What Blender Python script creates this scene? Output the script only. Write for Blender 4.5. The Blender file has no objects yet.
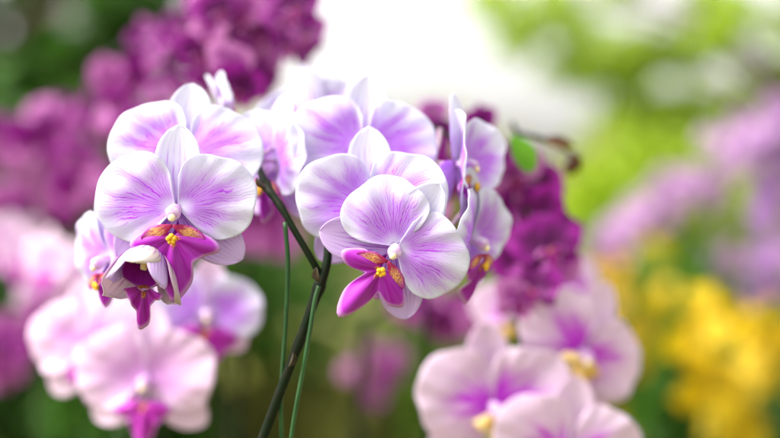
import bpy, math, random
import numpy as np
from mathutils import Matrix, Vector
R = math.radians
rng = np.random.default_rng(7)
random.seed(7)
sc = bpy.context.scene
COL = sc.collection

# ------------------------------------------------------------------ camera
CAM_Z = 0.75
LENS = 50.0
K = 36.0 / LENS / 780.0            # metres per photo pixel per metre of distance
FOCUS = 0.60
cam_d = bpy.data.cameras.new('camera')
cam = bpy.data.objects.new('camera', cam_d)
COL.objects.link(cam)
cam.location = (0, 0, CAM_Z)
cam.rotation_euler = (R(90), 0, 0)
cam_d.lens = LENS
cam_d.sensor_width = 36
cam_d.clip_start = 0.02
cam_d.clip_end = 3000
cam_d.dof.use_dof = True
cam_d.dof.focus_distance = FOCUS - 0.006
cam_d.dof.aperture_fstop = 1.8
cam_d.dof.aperture_blades = 0
sc.camera = cam


def at(px, py, d):
    return Vector(((px - 390) * K * d, d, CAM_Z - (py - 219) * K * d))


# ------------------------------------------------------------------ light
SUN_EL, SUN_AZ = 50, -103           # azimuth measured clockwise from +Y (north)
w = bpy.data.worlds.new('World')
sc.world = w
w.use_nodes = True
nt = w.node_tree
nt.nodes.clear()
sky = nt.nodes.new('ShaderNodeTexSky')
sky.sky_type = 'NISHITA'
sky.sun_disc = False
sky.sun_elevation = R(SUN_EL)
sky.sun_rotation = R(SUN_AZ)
sky.air_density = 1.0
sky.dust_density = 6.0
sky.ozone_density = 1.0
hs = nt.nodes.new('ShaderNodeHueSaturation')
hs.inputs['Saturation'].default_value = 0.12
bgn = nt.nodes.new('ShaderNodeBackground')
bgn.inputs['Strength'].default_value = 0.15
wo = nt.nodes.new('ShaderNodeOutputWorld')
nt.links.new(sky.outputs[0], hs.inputs['Color'])
wm = nt.nodes.new('ShaderNodeMix')                 # thin warm overcast
wm.data_type = 'RGBA'
wm.blend_type = 'MULTIPLY'
wm.inputs[0].default_value = 1.0
wm.inputs[7].default_value = (1.03, 1.0, 0.955, 1)
nt.links.new(hs.outputs[0], wm.inputs[6])
nt.links.new(wm.outputs[2], bgn.inputs['Color'])
nt.links.new(bgn.outputs[0], wo.inputs['Surface'])
sd = bpy.data.lights.new('sun', 'SUN')
sd.energy = 1.05
sd.angle = R(11)
sd.color = (1.0, 0.96, 0.90)
sun = bpy.data.objects.new('sun', sd)
COL.objects.link(sun)
az, el = R(SUN_AZ), R(SUN_EL)
sdir = Vector((math.sin(az) * math.cos(el), math.cos(az) * math.cos(el), math.sin(el)))
sun.rotation_euler = sdir.to_track_quat('Z', 'Y').to_euler()
sun.location = (0, 0, 20)
sc.view_settings.view_transform = 'Standard'
sc.view_settings.look = 'None'
sc.view_settings.exposure = 1.62
sc.view_settings.gamma = 1
sc.view_settings.use_curve_mapping = False
sc.cycles.use_denoising = True
sc.cycles.max_bounces = 8
sc.cycles.transmission_bounces = 6
sc.cycles.sample_clamp_indirect = 8


# ------------------------------------------------------------------ node helpers
class G:
    def __init__(self, name):
        self.m = bpy.data.materials.new(name)
        self.m.use_nodes = True
        self.t = self.m.node_tree
        self.t.nodes.clear()
        self.out = self.n('ShaderNodeOutputMaterial')

    def n(self, typ, **kw):
        nd = self.t.nodes.new(typ)
        for k, v in kw.items():
            setattr(nd, k, v)
        return nd

    def put(self, sock, v):
        if isinstance(v, bpy.types.NodeSocket):
            self.t.links.new(v, sock)
        elif v is not None:
            if isinstance(v, (tuple, list)) and len(v) == 3 and sock.type == 'RGBA':
                v = (*v, 1)
            sock.default_value = v

    def math(self, op, a, b=None, c=None, clamp=False):
        nd = self.n('ShaderNodeMath', operation=op, use_clamp=clamp)
        for s, v in zip(nd.inputs, (a, b, c)):
            self.put(s, v)
        return nd.outputs[0]

    def rng(self, v, a, b, c=0.0, d=1.0, smooth=True):
        nd = self.n('ShaderNodeMapRange', interpolation_type='SMOOTHSTEP' if smooth else 'LINEAR')
        for s, x in zip(nd.inputs, (v, a, b, c, d)):
            self.put(s, x)
        return nd.outputs[0]

    def mix(self, f, a, b):
        nd = self.n('ShaderNodeMix', data_type='RGBA')
        self.put(nd.inputs[0], f)
        self.put(nd.inputs[6], a)
        self.put(nd.inputs[7], b)
        return nd.outputs[2]

    def noise(self, vec, scale=1.0, detail=2.0, rough=0.5):
        nd = self.n('ShaderNodeTexNoise')
        self.put(nd.inputs['Vector'], vec)
        nd.inputs['Scale'].default_value = scale
        nd.inputs['Detail'].default_value = detail
        nd.inputs['Roughness'].default_value = rough
        return nd.outputs[0]

    def xyz(self, x, y, z):
        nd = self.n('ShaderNodeCombineXYZ')
        for s, v in zip(nd.inputs, (x, y, z)):
            self.put(s, v)
        return nd.outputs[0]

    def uv(self):
        nd = self.n('ShaderNodeUVMap', uv_map='UVMap')
        sp = self.n('ShaderNodeSeparateXYZ')
        self.t.links.new(nd.outputs[0], sp.inputs[0])
        return sp.outputs[0], sp.outputs[1]

    def rand(self, k=37.0):
        nd = self.n('ShaderNodeObjectInfo')
        return self.math('MULTIPLY', nd.outputs['Random'], k)

    def obj(self):
        return self.n('ShaderNodeTexCoord').outputs['Object']

    def bump(self, h, strength=0.2, dist=0.001):
        nd = self.n('ShaderNodeBump')
        nd.inputs['Strength'].default_value = strength
        nd.inputs['Distance'].default_value = dist
        self.put(nd.inputs['Height'], h)
        return nd.outputs[0]

    def leafy(self, col, trans=0.35, rough=0.5, spec=0.25, normal=None, tcol=None):
        """thin sheet: diffuse + translucent + soft sheen of reflection"""
        p = self.n('ShaderNodeBsdfPrincipled')
        self.put(p.inputs['Base Color'], col)
        p.inputs['Roughness'].default_value = rough
        p.inputs['Specular IOR Level'].default_value = spec
        tr = self.n('ShaderNodeBsdfTranslucent')
        self.put(tr.inputs['Color'], tcol if tcol is not None else col)
        if normal is not None:
            self.put(p.inputs['Normal'], normal)
            self.put(tr.inputs['Normal'], normal)
        mx = self.n('ShaderNodeMixShader')
        self.put(mx.inputs[0], trans)
        self.t.links.new(p.outputs[0], mx.inputs[1])
        self.t.links.new(tr.outputs[0], mx.inputs[2])
        self.t.links.new(mx.outputs[0], self.out.inputs[0])
        return self.m

    def solid(self, col, rough=0.6, spec=0.3, normal=None):
        p = self.n('ShaderNodeBsdfPrincipled')
        self.put(p.inputs['Base Color'], col)
        p.inputs['Roughness'].default_value = rough
        p.inputs['Specular IOR Level'].default_value = spec
        if normal is not None:
            self.put(p.inputs['Normal'], normal)
        self.t.links.new(p.outputs[0], self.out.inputs[0])
        return self.m


# ------------------------------------------------------------------ materials
def petal_mat(name, white, vein, amount=1.0, nveins=20, start=0.05, peak=0.30, end=0.92, trans=0.38, wash=0.30, sidep=0.35, line=0.6):
    """pale petal whose purple veins fan out from the base, fork on the way and die away before the rim"""
    g = G(name)
    u, v = g.uv()
    r = g.rand()
    warp = g.noise(g.xyz(g.math('MULTIPLY', u, 2.6), g.math('MULTIPLY', v, 7.0), r), 1.0, 2.0)
    warp = g.math('MULTIPLY', g.math('SUBTRACT', warp, 0.5), 0.11)
    fine = g.noise(g.xyz(g.math('MULTIPLY', u, 9.0), g.math('MULTIPLY', v, 26.0), r), 1.0, 2.0)
    warp = g.math('ADD', warp, g.math('MULTIPLY', g.math('SUBTRACT', fine, 0.5), 0.035))
    vv = g.math('ADD', v, warp)
    x = g.math('MULTIPLY', vv, nveins * math.pi)
    l1 = g.rng(g.math('ABSOLUTE', g.math('SINE', x)), 0.62, 0.0)
    l2 = g.rng(g.math('ABSOLUTE', g.math('SINE', g.math('MULTIPLY', x, 2.0))), 0.75, 0.0)
    l2 = g.math('MULTIPLY', l2, g.rng(u, 0.34, 0.62))
    lines = g.math('MAXIMUM', l1, l2)
    patch = g.noise(g.xyz(g.math('MULTIPLY', u, 3.5), g.math('MULTIPLY', vv, nveins * 0.8), g.math('ADD', r, 5.0)), 1.0, 2.0)
    lines = g.math('MULTIPLY', lines, g.rng(patch, 0.30, 0.62, 0.15, 1.0))
    streak = g.noise(g.xyz(g.math('MULTIPLY', u, 0.8), g.math('MULTIPLY', vv, 9.0), r), 1.0, 2.0)
    uu = g.math('ADD', u, g.math('MULTIPLY', g.math('SUBTRACT', g.rng(streak, 0.3, 0.7), 0.5), -0.34))
    fall = g.rng(uu, end, peak)
    rise = g.rng(u, start, start + 0.20)
    side = g.math('POWER', g.math('MULTIPLY', g.math('MULTIPLY', v, g.math('SUBTRACT', 1.0, v)), 4.0, clamp=True), sidep)
    pat = g.math('ADD', g.math('MULTIPLY', lines, line), wash)
    I = g.math('MULTIPLY', g.math('MULTIPLY', fall, rise), g.math('MULTIPLY', pat, side))
    I = g.math('MULTIPLY', I, amount, clamp=True)
    hz = g.math('MULTIPLY', g.rng(u, 1.02, 0.45), 0.09 * amount)
    I = g.math('ADD', I, g.math('MULTIPLY', hz, side), clamp=True)
    mott = g.noise(g.obj(), 420, 4.0, 0.65)
    base = g.mix(g.rng(mott, 0.3, 0.7, 0.0, 0.35), white, tuple(c * 0.90 for c in white))
    col = g.mix(I, base, vein)
    sparkle = g.noise(g.obj(), 2600, 2.0)
    h = g.math('ADD', g.math('MULTIPLY', lines, 0.8), g.math('MULTIPLY', sparkle, 0.5))
    h = g.math('ADD', h, g.math('MULTIPLY', mott, 1.2))
    return g.leafy(col, trans, 0.40, 0.32, g.bump(h, 0.22, 0.0005))


def sepal_mat(name, white, vein, amount=0.6, n=8, trans=0.38):
    g = G(name)
    u, v = g.uv()
    r = g.rand()
    warp = g.math('MULTIPLY', g.math('SUBTRACT', g.noise(g.xyz(g.math('MULTIPLY', u, 4.0), g.math('MULTIPLY', v, 3.0), r), 1.0, 1.0), 0.5), 0.07)
    vv = g.math('ADD', v, warp)
    ln = g.math('ABSOLUTE', g.math('SINE', g.math('MULTIPLY', vv, n * math.pi)))
    ln = g.rng(ln, 0.80, 0.05)
    ln = g.math('MULTIPLY', ln, g.rng(g.noise(g.xyz(g.math('MULTIPLY', u, 5.0), g.math('MULTIPLY', v, 9.0), r), 1.0, 2.0), 0.3, 0.65))
    I = g.math('MULTIPLY', ln, g.rng(u, 0.98, 0.3))
    I = g.math('MULTIPLY', I, amount)
    I = g.math('ADD', I, g.math('MULTIPLY', g.rng(u, 0.75, 0.1), 0.18 * amount), clamp=True)
    col = g.mix(I, white, vein)
    nrm = g.bump(ln, 0.2, 0.0005)
    return g.leafy(col, trans, 0.45, 0.3, nrm)


def lip_mat(name, deep, mid, tip, throat=(0.80, 0.42, 0.06), red=(0.42, 0.01, 0.05), throat_end=0.16):
    g = G(name)
    u, v = g.uv()
    r = g.rand()
    ln = g.noise(g.xyz(g.math('MULTIPLY', u, 1.2), g.math('MULTIPLY', v, 26.0), r), 1.0, 1.5)
    col = g.mix(g.rng(u, 0.25, 0.95), deep, mid)
    col = g.mix(g.math('MULTIPLY', g.rng(ln, 0.35, 0.7), 0.30), col, tip)
    col = g.mix(g.math('MULTIPLY', g.rng(u, 0.86, 1.0), 0.55), col, (0.78, 0.55, 0.82))
    th = g.mix(g.rng(g.noise(g.xyz(g.math('MULTIPLY', u, 30.0), g.math('MULTIPLY', v, 30.0), r), 1.0, 1.0), 0.42, 0.55), throat, red)
    col = g.mix(g.rng(u, throat_end + 0.05, throat_end - 0.04), col, th)
    nrm = g.bump(ln, 0.3, 0.0006)
    return g.leafy(col, 0.28, 0.42, 0.22, nrm)


def spot_mat(name, yellow, red):
    """orange lobe: rows of dark red dots that run together towards the throat"""
    g = G(name)
    u, v = g.uv()
    r = g.rand()
    vo = g.n('ShaderNodeTexVoronoi')
    g.put(vo.inputs['Vector'], g.xyz(g.math('MULTIPLY', u, 17.0), g.math('MULTIPLY', v, 13.0), r))
    vo.inputs['Scale'].default_value = 1.0
    dot = g.rng(vo.outputs['Distance'], 0.55, 0.25)
    n = g.noise(g.xyz(g.math('MULTIPLY', u, 5.0), g.math('MULTIPLY', v, 5.0), r), 1.0, 2.0)
    dot = g.math('MULTIPLY', dot, g.rng(n, 0.30, 0.5))
    near = g.rng(g.math('ADD', u, g.math('MULTIPLY', g.math('SUBTRACT', n, 0.5), 0.7)), 0.50, 0.18)
    rib = g.rng(g.math('ABSOLUTE', g.math('SINE', g.math('ADD', g.math('MULTIPLY', v, 22.0), g.math('MULTIPLY', n, 5.0)))), 0.55, 0.05)
    dot = g.math('MAXIMUM', dot, g.math('MULTIPLY', rib, g.rng(n, 0.38, 0.6)))
    f = g.math('MAXIMUM', dot, near)
    edge = g.rng(g.math('ADD', g.math('ABSOLUTE', g.math('SUBTRACT', v, 0.5)), g.math('MULTIPLY', g.math('SUBTRACT', n, 0.5), 0.3)), 0.24, 0.46)
    base = g.mix(g.math('MULTIPLY', edge, 0.9), yellow, (0.48, 0.03, 0.46))
    base = g.mix(g.math('MULTIPLY', g.rng(u, 0.55, 0.95), 0.9), base, (0.46, 0.03, 0.46))
    col = g.mix(f, base, red)
    return g.leafy(col, 0.25, 0.55, 0.2, g.bump(dot, 0.15, 0.0004))


def plain_mat(name, c1, c2, scale=200, rough=0.5, trans=None, spec=0.3, bump=0.15):
    g = G(name)
    n = g.noise(g.obj(), scale, 3.0)
    col = g.mix(g.rng(n, 0.35, 0.65), c1, c2)
    nrm = g.bump(n, bump, 0.0008)
    if trans:
        return g.leafy(col, trans, rough, spec, nrm)
    return g.solid(col, rough, spec, nrm)


def tint_mat(name, dark, light, trans=0.4, rough=0.5, spec=0.3):
    """leaves whose own greens differ leaf by leaf (attribute tint)"""
    g = G(name)
    a = g.n('ShaderNodeAttribute', attribute_name='tint')
    col = g.mix(a.outputs['Fac'], dark, light)
    tc = g.mix(0.35, col, tuple(min(1, c * 1.6) for c in light))
    return g.leafy(col, trans, rough, spec, None, tc)


WHITE = (0.79, 0.79, 0.91)
M = {}
M['petal'] = petal_mat('white_petal_purple_veins', WHITE, (0.56, 0.085, 0.84), 1.3, 22, 0.07, 0.32, 1.0, 0.46, 0.42, 0.32, 0.60)
M['sepal'] = sepal_mat('pale_sepal', WHITE, (0.58, 0.24, 0.78), 0.85)
M['sepal_lilac'] = sepal_mat('lilac_sepal', (0.66, 0.50, 0.82), (0.42, 0.06, 0.66), 1.3, 10)
M['bud_sepal'] = sepal_mat('striped_bud_sepal', (0.64, 0.50, 0.60), (0.36, 0.03, 0.36), 1.6, 8)
M['bud_hood'] = sepal_mat('cream_bud_hood', (0.72, 0.65, 0.62), (0.52, 0.12, 0.54), 1.1, 8)
M['lip'] = lip_mat('purple_lip', (0.33, 0.003, 0.34), (0.40, 0.018, 0.46), (0.54, 0.11, 0.66))
M['bud_lip'] = lip_mat('deep_purple_bud_lip', (0.20, 0.002, 0.16), (0.34, 0.006, 0.34), (0.46, 0.05, 0.52), (0.50, 0.22, 0.04), (0.22, 0.01, 0.02), 0.30)
M['lobe'] = spot_mat('spotted_orange_lobe', (0.80, 0.44, 0.16), (0.36, 0.015, 0.10))
M['callus'] = plain_mat('yellow_callus', (0.80, 0.50, 0.02), (0.62, 0.30, 0.02), 1500, 0.4)
M['column'] = plain_mat('pink_white_column', (0.80, 0.66, 0.84), (0.66, 0.36, 0.74), 260, 0.35, 0.25)
M['anther'] = plain_mat('cream_anther_cap', (0.88, 0.80, 0.58), (0.86, 0.66, 0.34), 700, 0.35)
M['stem'] = plain_mat('dark_stem', (0.004, 0.012, 0.003), (0.010, 0.012, 0.005), 120, 0.6, None, 0.12, 0.4)
M['stem_green'] = plain_mat('green_stem', (0.03, 0.08, 0.02), (0.06, 0.10, 0.03), 90, 0.45)
M['pedicel'] = plain_mat('pale_pedicel', (0.34, 0.26, 0.30), (0.46, 0.28, 0.46), 160, 0.5, 0.15)
M['stake'] = plain_mat('green_coated_wire', (0.012, 0.055, 0.012), (0.022, 0.08, 0.018), 60, 0.4)
M['bpetal'] = petal_mat('blush_petal', (0.80, 0.62, 0.80), (0.62, 0.16, 0.70), 0.75, 12, -0.2, 0.10, 0.95, 0.38, 0.7, 0.12, 0.2)
M['bsepal'] = sepal_mat('blush_sepal', (0.82, 0.66, 0.82), (0.58, 0.2, 0.70), 0.5)
M['blip'] = lip_mat('blush_lip', (0.46, 0.01, 0.40), (0.50, 0.03, 0.50), (0.6, 0.2, 0.7))
M['wpetal'] = petal_mat('white_petal_magenta_heart', (0.82, 0.66, 0.82), (0.62, 0.05, 0.74), 1.25, 9, -0.25, 0.10, 0.70, 0.38, 0.85, 0.10, 0.2)
M['ylip'] = plain_mat('white_yellow_lip', (0.84, 0.56, 0.10), (0.82, 0.74, 0.60), 60, 0.45, 0.2)
M['mag'] = petal_mat('magenta_petal', (0.29, 0.007, 0.27), (0.06, 0.001, 0.05), 1.4, 14, -0.2, 0.25, 1.0, 0.4, 0.5)
M['magpale'] = petal_mat('mauve_petal', (0.54, 0.18, 0.48), (0.24, 0.006, 0.22), 1.4, 12, -0.2, 0.2, 0.8, 0.4, 0.5)
M['maglip'] = lip_mat('wine_lip', (0.16, 0.002, 0.10), (0.26, 0.005, 0.20), (0.4, 0.02, 0.34))


# ------------------------------------------------------------------ mesh helpers
def link(o, parent=None):
    COL.objects.link(o)
    if parent is not None:
        o.parent = parent
    return o


def tag(o, label=None, cat=None, group=None, kind=None):
    if label: o['label'] = label
    if cat: o['category'] = cat
    if group: o['group'] = group
    if kind: o['kind'] = kind
    return o


def mesh_obj(name, V, F, mats, parent=None, UV=None, mi=None, smooth=True, tint=None, loc=None):
    me = bpy.data.meshes.new(name)
    me.from_pydata([tuple(map(float, p)) for p in V], [], [tuple(map(int, f)) for f in F])
    if not isinstance(mats, (list, tuple)):
        mats = [mats]
    for m in mats:
        me.materials.append(m)
    if UV is not None:
        l = me.uv_layers.new(name='UVMap')
        idx = np.empty(len(me.loops), dtype=np.int64)
        me.loops.foreach_get('vertex_index', idx)
        l.data.foreach_set('uv', np.asarray(UV, dtype=np.float32)[idx].ravel())
    if mi is not None:
        me.polygons.foreach_set('material_index', np.asarray(mi, dtype=np.int32))
    if smooth:
        me.polygons.foreach_set('use_smooth', np.ones(len(me.polygons), dtype=bool))
    if tint is not None:
        a = me.attributes.new('tint', 'FLOAT', 'POINT')
        a.data.foreach_set('value', np.asarray(tint, dtype=np.float32))
    me.update()
    o = bpy.data.objects.new(name, me)
    if loc is not None:
        o.location = loc
    return link(o, parent)


def empty(name, loc=(0, 0, 0)):
    o = bpy.data.objects.new(name, None)
    o.empty_display_size = 0.05
    o.location = loc
    return link(o)


def grid_faces(nu, nv, off=0):
    f = []
    for i in range(nu):
        for j in range(nv):
            a = off + i * (nv + 1) + j
            f.append((a, a + 1, a + nv + 2, a + nv + 1))
    return f


class MB:
    """collects sheets and tubes into one mesh"""
    def __init__(self):
        self.V, self.F, self.U, self.MI, self.n = [], [], [], [], 0

    def add(self, V, F, UV=None, mi=0):
        V = np.asarray(V, float)
        self.V.append(V)
        self.F += [tuple(i + self.n for i in f) for f in F]
        self.MI += [mi] * len(F)
        self.U.append(np.zeros((len(V), 2)) if UV is None else np.asarray(UV))
        self.n += len(V)

    def obj(self, name, mats, parent=None, loc=None):
        return mesh_obj(name, np.vstack(self.V), self.F, mats, parent, np.vstack(self.U), self.MI, loc=loc)


def catmull(P, n, closed=False):
    P = np.asarray(P, float)
    if closed:
        Q = np.vstack([P[-1], P, P[0], P[1]])
        seg = len(P)
    else:
        Q = np.vstack([2 * P[0] - P[1], P, 2 * P[-1] - P[-2]])
        seg = len(P) - 1
    out = []
    for i in range(seg):
        p0, p1, p2, p3 = Q[i:i + 4]
        for t in np.arange(n) / n:
            out.append(0.5 * (2 * p1 + (p2 - p0) * t + (2 * p0 - 5 * p1 + 4 * p2 - p3) * t * t + (3 * p1 - p0 - 3 * p2 + p3) * t ** 3))
    if not closed:
        out.append(P[-1])
    return np.array(out)


def tube(P, rad, ns=10, sub=6, bumps=None):
    """tapered tube through P; rad is one radius or one per point"""
    P = np.asarray([tuple(p) for p in P], float)
    rad = np.full(len(P), rad, float) if np.isscalar(rad) else np.asarray(rad, float)
    C = catmull(np.column_stack([P, rad]), sub)
    P, rad = C[:, :3], np.maximum(C[:, 3], 1e-5)
    if bumps:
        L = np.linspace(0, 1, len(P))
        for b, s, wd in bumps:
            rad = rad * (1 + s * np.exp(-((L - b) / wd) ** 2))
    T = np.gradient(P, axis=0)
    T /= np.linalg.norm(T, axis=1, keepdims=True) + 1e-12
    up = np.array([0.0, 1.0, 0.0]) if abs(T[0][1]) < 0.9 else np.array([1.0, 0, 0])
    V, UV = [], []
    N = np.cross(T[0], up)
    N /= np.linalg.norm(N)
    for i in range(len(P)):
        N = N - T[i] * N.dot(T[i])
        N /= np.linalg.norm(N) + 1e-12
        B = np.cross(T[i], N)
        for k in range(ns):
            a = 2 * math.pi * k / ns
            V.append(P[i] + rad[i] * (math.cos(a) * N + math.sin(a) * B))
            UV.append((i / len(P), k / ns))
    F = []
    for i in range(len(P) - 1):
        for k in range(ns):
            a, b = i * ns + k, i * ns + (k + 1) % ns
            F.append((a, b, b + ns, a + ns))
    F.append(tuple(range(ns))[::-1])
    F.append(tuple((len(P) - 1) * ns + k for k in range(ns)))
    return V, F, UV


def ellipsoid(c, r, nu=10, nv=12):
    V, F, UV = [], [], []
    for i in range(nu + 1):
        th = math.pi * i / nu
        for j in range(nv):
            ph = 2 * math.pi * j / nv
            V.append((c[0] + r[0] * math.sin(th) * math.cos(ph), c[1] + r[1] * math.sin(th) * math.sin(ph), c[2] + r[2] * math.cos(th)))
            UV.append((i / nu, j / nv))
    for i in range(nu):
        for j in range(nv):
            F.append((i * nv + j, i * nv + (j + 1) % nv, (i + 1) * nv + (j + 1) % nv, (i + 1) * nv + j))
    return V, F, UV


def rot2(x, y, a):
    c, s = math.cos(a), math.sin(a)
    return x * c - y * s, x * s + y * c


# broad petal traced as x outward / y up from its base; 1 = petal length
PETAL = np.array([(22, -24), (36, -32), (48, -33), (62, -28), (72, -16), (78, 2), (79, 20), (73, 35), (60, 47),
                  (44, 54), (28, 58), (16, 56), (7, 48), (1, 33)], float) / 80.0


def fan_sheet(outline, nr, nth, zfun, seed, wave=0.02, jit=0.03, lo=None, hi=None):
    """sheet whose rays leave the base and end on the outline"""
    r_ = np.random.default_rng(abs(int(seed)))
    C = catmull(outline, 8)
    th = np.unwrap(np.arctan2(C[:, 1], C[:, 0]))
    rr = np.hypot(C[:, 0], C[:, 1])
    o = np.argsort(th)
    th, rr = th[o], rr[o]
    a0, a1 = th[0], th[-1]
    A = np.linspace(a0, a1, nth + 1)
    Rr = np.interp(A, th, rr)
    vv = np.linspace(0, 1, nth + 1)
    ph = r_.uniform(0, 6.28, 4)
    env = np.sin(vv * math.pi) ** 0.5
    Rr = Rr * (1 + jit * env * (np.sin(vv * 7 + ph[0]) + 0.5 * np.sin(vv * 15 + ph[1]) + 0.25 * np.sin(vv * 33 + ph[2])))
    u = np.linspace(0.02, 1, nr + 1) ** 0.9
    X = u[:, None] * Rr[None] * np.cos(A)[None]
    Y = u[:, None] * Rr[None] * np.sin(A)[None]
    Z = zfun(X, Y, u[:, None] * np.ones_like(X), vv[None] * np.ones_like(X))
    Z = Z + wave * (u[:, None] ** 3) * (np.sin(vv * 11 + ph[1]) + 0.6 * np.sin(vv * 21 + ph[3]) + 0.35 * np.sin(vv * 47 + ph[0]))[None]
    Z = Z + 0.028 * np.sin(X * 5 + ph[0]) * np.sin(Y * 6 + ph[2]) + 0.010 * np.sin(X * 11 + ph[1]) * np.sin(Y * 13 + ph[3])
    UV = np.dstack([u[:, None] * np.ones_like(X), vv[None] * np.ones_like(X)]).reshape(-1, 2)
    return np.dstack([X, Y, Z]).reshape(-1, 3), grid_faces(nr, nth), UV


WP = {'oval': ([0, .08, .2, .4, .6, .78, .9, .97, 1], [.22, .40, .66, .93, 1.0, .84, .57, .30, 0.02]),
      'petal': ([0, .08, .2, .4, .6, .78, .9, .97, 1], [.12, .30, .62, .95, 1.0, .86, .62, .34, 0.03]),
      'point': ([0, .1, .3, .5, .7, .86, .95, 1], [.30, .60, .95, 1.0, .78, .45, .18, 0.01])}


def sheet(L, W, prof='oval', a0=0.0, bend=0.0, cup=0.0, nu=16, nv=10, seed=0, wave=0.015):
    """sheet growing along +y from the base; a0 tilts it to the viewer (+z), bend curls it on the way, cup folds the sides"""
    r_ = np.random.default_rng(abs(int(seed)))
    ph = r_.uniform(0, 6.28, 4)
    u = np.linspace(0, 1, nu + 1)
    uu = 1 - (1 - u) ** 1.35
    ang = a0 + bend * uu
    du = np.diff(uu, prepend=0)
    y = np.cumsum(np.cos(ang) * du) * L
    z = np.cumsum(np.sin(ang) * du) * L
    xs = np.linspace(0, 1, 60)
    from_w = np.interp(xs, *WP[prof])
    ker = np.ones(7) / 7
    sm = np.convolve(np.pad(from_w, 3, mode='edge'), ker, 'valid')
    sm[-6:] = from_w[-6:]
    wd = np.interp(uu, xs, sm) * W / 2
    s = np.linspace(-1, 1, nv + 1)
    X = wd[:, None] * s[None]
    off = cup * (s[None] ** 2) * wd[:, None]
    off = off + wave * L * (uu[:, None] ** 1.5) * (np.sin(s * 4 + ph[0])[None] * np.abs(s)[None] + 0.4 * np.sin(uu * 7 + ph[1])[:, None])
    Y = y[:, None] - np.sin(ang)[:, None] * off
    Z = z[:, None] + np.cos(ang)[:, None] * off
    UV = np.dstack([uu[:, None] * np.ones_like(X), ((s + 1) / 2)[None] * np.ones_like(X)]).reshape(-1, 2)
    return np.dstack([X, Y, Z]).reshape(-1, 3), grid_faces(nu, nv), UV


def place(V, S, rot=0.0, off=(0, 0, 0), side=1, fold=0.0):
    """petal plane (x,y,z to viewer) -> flower space (X right, Z up, -Y to viewer)"""
    x, y, z = V[:, 0].copy(), V[:, 1].copy(), V[:, 2].copy()
    if fold:
        c, s = math.cos(fold), math.sin(fold)
        x, z = x * c - z * s, x * s + z * c
    x, y = rot2(x, y, rot)
    return np.column_stack([(side * x + off[0]), -(z + off[2]), y + off[1]]) * S


# three-lobed lip, polar outline about the callus: angle from straight down (deg), radius
LIPR = [(-128, .10), (-112, .24), (-96, .36), (-86, .50), (-77, .56), (-68, .53), (-56, .46), (-44, .43), (-32, .47), (-20, .58),
        (-9, .74), (0, .82), (9, .74), (20, .58), (32, .47), (44, .43), (56, .46), (68, .53), (77, .56), (86, .50), (96, .36), (112, .24), (128, .10)]
LIPR_SPLIT = [(-122, .10), (-108, .24), (-95, .40), (-82, .53), (-70, .58), (-58, .48), (-47, .30), (-37, .24), (-28, .36), (-18, .58),
              (-8, .74), (0, .80), (8, .74), (18, .58), (28, .40), (37, .34), (47, .40), (58, .52), (70, .60), (82, .54), (95, .40), (108, .24), (122, .10)]


def lip_sheet(seed, scale=1.0, nr=14, nth=66, droop=0.0, shape=LIPR):
    r_ = np.random.default_rng(abs(int(seed)))
    an = np.array([a for a, _ in shape], float)
    ra = np.array([b for _, b in shape], float) * scale
    A = np.linspace(an[0], an[-1], nth + 1)
    Rr = catmull(np.column_stack([an, ra]), 8)
    Rr = np.interp(A, Rr[:, 0], Rr[:, 1])
    ph = r_.uniform(0, 6.28, 3)
    Rr *= 1 + 0.05 * np.sin(A / 9 + ph[0]) + 0.03 * np.sin(A / 4 + ph[1])
    u = np.linspace(0.03, 1, nr + 1)
    a = np.radians(A)
    X = u[:, None] * Rr[None] * np.sin(a)[None]
    Y = -u[:, None] * Rr[None] * np.cos(a)[None]
    ra_ = np.abs(A)[None]
    mid = np.exp(-(ra_ / 30) ** 2)
    wing = np.exp(-((ra_ - 78) / 26) ** 2)
    Z = 0.20 + 0.22 * u[:, None] * mid - 0.28 * (u[:, None] ** 2) * mid + wing * (0.18 * u[:, None] - 0.24 * u[:, None] ** 2.2)
    Z = Z + 0.05 * np.cos(a * 9)[None] * u[:, None] * mid - 0.10 * np.abs(X) * mid + 0.025 * np.sin(A / 6 + ph[2])[None] * u[:, None] ** 2
    Z = Z - droop * u[:, None] * mid
    UV = np.dstack([u[:, None] * np.ones_like(X), np.linspace(0, 1, nth + 1)[None] * np.ones_like(X)]).reshape(-1, 2)
    return np.dstack([X, Y, Z]).reshape(-1, 3), grid_faces(nr, nth), UV


def thicken(o, t):
    md = o.modifiers.new('thickness', 'SOLIDIFY')
    md.thickness = t
    md.offset = 0
    md.use_rim = True


def down(g, p):
    """points from the ground up to p, closer together near p"""
    return [g, g.lerp(p, 0.35), g.lerp(p, 0.62), g.lerp(p, 0.80), g.lerp(p, 0.91), g.lerp(p, 0.97)]


SU = 80 * K * FOCUS                 # petal length of a front flower in metres


def orient(pos, yaw, pitch, roll):
    return Matrix.Translation(pos) @ Matrix.Rotation(R(yaw), 4, 'Z') @ Matrix.Rotation(R(pitch), 4, 'X') @ Matrix.Rotation(R(roll), 4, 'Y')


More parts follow.
